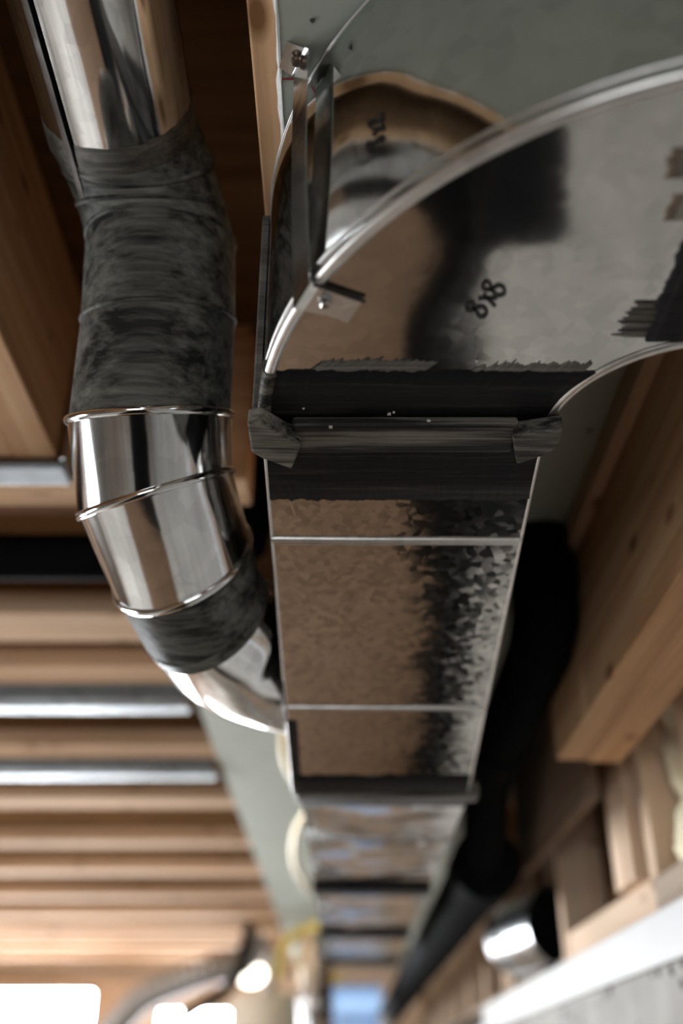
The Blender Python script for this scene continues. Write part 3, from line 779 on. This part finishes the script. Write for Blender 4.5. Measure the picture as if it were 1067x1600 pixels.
ER = 0.0665
e1_ = thing('round_elbow', (-0.18, 0.69, 0.49), 'round pipe elbow coated all over with grey black brushed sealant', 'pipe elbow')
st1 = []
for a in (0, 25, 50, 72):
    st1.append(((PX + 0.027 * a / 72, 0.578 + 0.085 * math.sin(a * R2D), PZ - 0.085 * (1 - math.cos(a * R2D))), (0, math.cos(a * R2D), -math.sin(a * R2D)), PR + 0.0012 if a == 0 else ER))
st1.append(((-0.1600, 0.673, 0.580), (0.03, 0.42, -0.9), ER)); st1.append(((-0.1620, 0.692, 0.490), (0.05, 0.50, -0.86), ER + 0.001))
for i in range(len(st1) - 1):
    (c0, n0, r0), (c1, n1, r1) = st1[i], st1[i + 1]
    g_ = MB().loft([ringpts(c0, n0, r0), ringpts(Vector(c0).lerp(Vector(c1), 0.5), Vector(n0).normalized().lerp(Vector(n1).normalized(), 0.5), (r0 + r1) / 2), ringpts(c1, n1, r1)]).build('gore', M['mastic_round'], e1_)
    if i > 0 and i < 5: bead(c0, n0, r0 - 0.0004, 0.0022, g_, M['mastic_round'])
# pipe end skirt with lock tab over the elbow mouth
mb = MB(); mb.loft([[on_pipe(sa + 0.02 + 1.1 * k / 14, y, 0.0022 + 0.0004 * (y - 0.612) / 0.05) for k in range(15)] for y in (0.580, 0.605, 0.640)], False); mb.build('sealed_lap', M['mastic_round'], e1_)

e2_ = thing('round_elbow', (-0.145, 0.74, 0.36), 'shiny segmented round elbow curving back towards the trunk duct', 'pipe elbow')
st2 = [((-0.1620, 0.692, 0.490), (0.05, 0.50, -0.86), ER + 0.002), ((-0.1590, 0.733, 0.440), (0.30, 0.50, -0.81), ER + 0.0015),
       ((-0.1460, 0.812, 0.4140), (0.34, 0.85, -0.42), ER + 0.0005), ((-0.1330, 0.866, 0.392), (0.42, 0.88, -0.22), PR + 0.001)]
for i in range(len(st2) - 1):
    (c0, n0, r0), (c1, n1, r1) = st2[i], st2[i + 1]
    n0, n1 = Vector(n0).normalized(), Vector(n1).normalized()
    g_ = MB().loft([ringpts(c0, n0, r0), ringpts(c1, n1, r1)]).build('gore', M['round'] if i < 2 else M['mastic_round'], e2_)
    bead(c0, n0, r0, 0.0030, g_, M['round'])
# take-off boot
bt = thing('takeoff_boot', (-0.09, 1.0, 0.35), 'tapered galvanised take-off boot joining the round elbow to the trunk side', 'duct boot')
c0 = Vector((-0.1330, 0.866, 0.392)); n0 = Vector((0.42, 0.88, -0.22)).normalized()
c1 = Vector((XL - 0.0008, 1.060, 0.402)); n1 = Vector((1, 0, 0)); K = 56; rings = []
for s_ in range(13):
    f = s_ / 12; fs_ = f * f * (3 - 2 * f)
    n = n0.lerp(n1, fs_).normalized(); zref = Vector((0, 0, 1)); e1 = (zref - n * zref.dot(n)).normalized(); e2 = n.cross(e1)
    c = c0.lerp(c1, f) + Vector((-0.010, 0.012, 0)) * math.sin(math.pi * f)
    ry = PR + (0.105 - PR) * fs_; rz = PR + (0.054 - PR) * fs_; pw = 2 + 2.2 * fs_; ring = []
    for k in range(K):
        a = 2 * math.pi * k / K; ca, sa_ = math.cos(a), math.sin(a)
        sup = (abs(ca) ** pw + abs(sa_) ** pw) ** (-1 / pw)
        ring.append(c + e1 * (rz * sup * ca) + e2 * (ry * sup * sa_))
    rings.append(ring)
MB().loft(rings).build('shell', M['round'], bt)
mb = MB(); mb.loft([[p + (p - c1).normalized() * d + Vector((dx, 0, 0)) for p in rings[-1]] for d, dx in ((0.0005, -0.004), (0.004, -0.0035), (0.012, -0.0008))]); mb.build('sealant', M['mastic_round'], bt)
mb = MB(); mb.loft([[p + (p - c0) * 0.012 for p in ringpts(c0 - n0 * 0.002, n0, PR + 0.0005)], ringpts(c0 + n0 * 0.012, n0, PR + 0.0016)]); mb.build('sealant', M['mastic_round'], bt)

# ------------------------------------------------------------------ black pipes
bp = thing('drain_pipe', (-2.0, 1.285, 0.62), 'black plastic pipe crossing between the joists at the left', 'pipe')
MB().tube([(-4.4, 1.285, 0.664), (-0.20, 1.285, 0.664), (-0.165, 1.285, 0.668), (-0.14, 1.285, 0.69), (-0.135, 1.285, 0.72), (-0.135, 1.285, 0.86)], 0.034, 24).build('barrel', M['black_pipe'], bp)
MB().tube([(-0.27, 1.285, 0.664), (-0.19, 1.285, 0.664)], 0.039, 24).build('coupling', M['black_pipe'], bp)
bp2 = thing('drain_pipe', (0.27, 3.0, 0.30), 'long black drain pipe running beside the trunk duct on the right', 'pipe')
MB().tube([(0.262, 1.16, 0.86), (0.262, 1.16, 0.56), (0.262, 1.18, 0.515), (0.262, 1.23, 0.497), (0.262, 1.75, 0.485), (0.268, 1.86, 0.46), (0.280, 2.02, 0.40), (0.285, 2.10, 0.382)], 0.042, 24).build('riser', M['black_pipe'], bp2)
MB().tube([(0.262, 1.60, 0.489), (0.262, 1.70, 0.487)], 0.047, 24).build('coupling', M['black_pipe'], bp2)
MB().tube([(0.287, 2.06, 0.380), (0.285, 3.0, 0.372), (0.27, 6.6, 0.34)], 0.062, 28).build('barrel', M['black_pipe'], bp2)
MB().tube([(0.287, 2.05, 0.380), (0.287, 2.20, 0.379)], 0.069, 28).build('coupling', M['black_pipe'], bp2)
cp = thing('pipe_clip', (0.335, 1.49, 0.595), 'small pale clip in the dark beside the black pipe', 'clip')
MB().tube([(0.318, 1.47, 0.590), (0.326, 1.478, 0.584), (0.338, 1.49, 0.584), (0.345, 1.50, 0.592)], 0.0045, 10).build('loop', M['tank'], cp)
MB().tube([(0.345, 1.50, 0.592), (0.347, 1.503, 0.632)], 0.003, 8).build('nail', M['screw'], cp)

# ------------------------------------------------------------------ duct stub in the right wall
ds = thing('duct_stub', (0.46, 2.5, 0.22), 'short round galvanised duct stub poking out of the stud wall', 'pipe')
a, b_ = Vector((0.475, 2.28, 0.2975)), Vector((0.428, 2.60, 0.3055)); n = (b_ - a).normalized()
MB().loft([ringpts(a, n, 0.083), ringpts(a.lerp(b_, 0.5), n, 0.083), ringpts(b_, n, 0.083), ringpts(b_ + n * 0.001, n, 0.080), ringpts(a + n * 0.004, n, 0.080)]).build('shell', M['stub'], ds)
MB().loft([ringpts(a + n * 0.05, n, 0.0795), ringpts(a + n * 0.06, n, 0.0795)], True, True).build('mouth_shade', M['black_pipe'], ds)  # black disc painting the shade inside the open stub
bead(a.lerp(b_, 0.1), n, 0.0835, 0.0018, ds, M['round'])

# ------------------------------------------------------------------ yellow cables
def sm(pts, n=8):
    out = []; P = [Vector(p) for p in pts]
    for i in range(len(P) - 1):
        p0, p1, p2, p3 = P[max(i - 1, 0)], P[i], P[i + 1], P[min(i + 2, len(P) - 1)]
        for k in range(n):
            t = k / n; out.append(0.5 * ((2 * p1) + (p2 - p0) * t + (2 * p0 - 5 * p1 + 4 * p2 - p3) * t * t + (3 * p1 - p0 - 3 * p2 + p3) * t ** 3))
    out.append(P[-1]); return out


tag(MB().tube(sm([(-0.075, 1.50, 0.60), (-0.094, 1.62, 0.54), (-0.100, 1.78, 0.51), (-0.078, 1.95, 0.50), (-0.07, 2.12, 0.505), (-0.100, 2.30, 0.50), (-0.120, 2.62, 0.50), (-0.110, 2.95, 0.50), (-0.085, 3.2, 0.505), (-0.07, 3.4, 0.54), (-0.07, 3.5, 0.625)]), 0.010, 10).build('electrical_cable', M['cable']),
    'yellow electrical cable looping out beside the trunk duct', 'cable')
tag(MB().tube(sm([(-0.06, 4.62, 0.608), (-0.13, 4.70, 0.60), (-0.22, 4.74, 0.565), (-0.26, 4.78, 0.50), (-0.27, 4.80, 0.40)]), 0.022, 10).build('electrical_cable', M['cable']),
    'yellow cable bundle arching at the far end of the drywall', 'cable')
tag(MB().tube(sm([(-0.20, 5.6, 0.638), (-0.195, 5.6, 0.50), (-0.17, 5.6, 0.475), (-0.09, 5.6, 0.47), (-0.04, 5.6, 0.47)]) + [Vector((0.0, 5.6, 0.47))], 0.026, 10).build('yellow_gas_pipe', M['cable']),
    'yellow pipe running crosswise beside the flue', 'pipe')

# ------------------------------------------------------------------ far end equipment (blurred)
fl = thing('flue_pipe', (-0.115, 5.0, -1.7), 'upright shiny flue pipe standing before the far window', 'pipe')
MB().tube([(-0.115, 5.0, -1.0), (-0.115, 5.0, 0.63)], 0.075, 24).build('barrel', M['round'], fl)
MB().tube([(-0.115, 5.0, 0.30), (-0.115, 5.0, 0.33)], 0.080, 24).build('band', M['seam'], fl)
boxo('cabinet', (-0.40, 4.75, -1.699), (0.12, 5.25, -1.0), M['tank'], fl, 0.01)
wh = thing('water_heater', (-0.36, 5.9, -1.7), 'cream cylindrical tank under the small hanging lamp', 'water heater')
MB().tube([(-0.40, 5.9, -1.699), (-0.40, 5.9, 0.38), (-0.40, 5.9, 0.42)], [0.20, 0.20, 0.16], 32).build('tank', M['tank'], wh)
MB().tube([(-0.40, 5.9, 0.42), (-0.40, 5.9, 0.635)], 0.05, 16).build('vent', M['flex'], wh)
lp = thing('ceiling_lamp', (-0.43, 5.2, 0.40), 'round glowing lamp hanging from the far joists', 'lamp')
rings = [[(-0.43 + 0.07 * math.sin(t) * math.cos(a), 5.2 + 0.07 * math.sin(t) * math.sin(a), 0.455 - 0.05 * math.cos(t)) for a in [2 * math.pi * k / 20 for k in range(20)]] for t in [0.05 + 2.9 * q / 10 for q in range(11)]]
MB().loft(rings, True, True).build('globe', M['glow'], lp)
MB().tube([(-0.43, 5.2, 0.50), (-0.43, 5.2, 0.638)], 0.02, 12).build('stem', M['white'], lp)
fd = thing('flexible_duct', (-0.75, 5.0, 0.3), 'grey ribbed flexible duct drooping across the far windows', 'duct')
pth = sm([(-1.05, 5.0, 0.17), (-0.92, 5.0, 0.325), (-0.76, 5.0, 0.40), (-0.60, 5.0, 0.455), (-0.46, 5.05, 0.50), (-0.40, 5.1, 0.60)], 16)
MB().tube(pth, [0.062 + 0.004 * math.sin(i * 1.6) for i in range(len(pth))], 20).build('sleeve', M['flex'], fd)
tag(MB().tube(sm([(-0.82, 4.8, 0.02), (-0.72, 4.8, 0.21), (-0.60, 4.8, 0.30), (-0.50, 4.8, 0.36), (-0.44, 4.82, 0.46), (-0.42, 4.85, 0.63)]), 0.026, 12).build('black_hose', M['black_pipe']), 'dark hose hanging in front of the small bright window', 'hose')
tag(MB().tube([(0.215, 5.4, -1.699), (0.215, 5.4, 0.29)], 0.028, 14).build('white_pipe', M['white']), 'thin white upright pipe beside the blue window', 'pipe')

# ------------------------------------------------------------------ added out of view on floor and wall, for duct reflections and darker bounce
pts = [(-1.1, 1.0), (0.17, 1.0), (0.20, 2.38), (0.29, 2.62), (0.30, 3.6), (0.30, 6.6), (-1.1, 6.6)]
tag(MB().plate([(x, y, -1.70) for x, y in pts], (0, 0, 0.004)).build('floor_covering', M['kraft']), 'brown paper added over the floor to be mirrored in the ducts', 'floor covering')  # unseen sheet, edge shaped for the brown reflection
pts = [(0.184, 1.45), (0.438, 1.45), (0.438, 6.6), (0.304, 6.6), (0.304, 3.6), (0.294, 2.62), (0.204, 2.38)]
tag(MB().plate([(x, y, -1.70) for x, y in pts], (0, 0, 0.003)).build('mirror_dark_strip', M['black_pipe']), 'black strip added along the wall foot for the dark band mirrored in the ducts', 'mat')  # unseen strip added for the dark band in the duct reflections
tag(MB().box((-1.1, -2.6, -1.70), (0.168, 0.99, -1.692)).build('bounce_blocker', M['black_pipe'], None, 0.003), 'black sheet added on the floor to cut bounce light below the elbow', 'mat')  # added out of view to darken the bounce into the joist cavity
pts = [(1.34, -1.699), (1.36, -0.52), (1.48, -0.57), (2.3, -1.33), (4.6, -1.40), (4.6, -1.699)]
tag(MB().plate([(0.4495, y, z) for y, z in pts], (-0.006, 0, 0)).build('mirror_dark_sheet', M['black_pipe']), 'black sheet added at the wall foot for the dark wedge mirrored in the elbow', 'dark_sheet')  # added sheet, outlined to mirror as a dark wedge on the cheek
print('objects', len(S.objects))
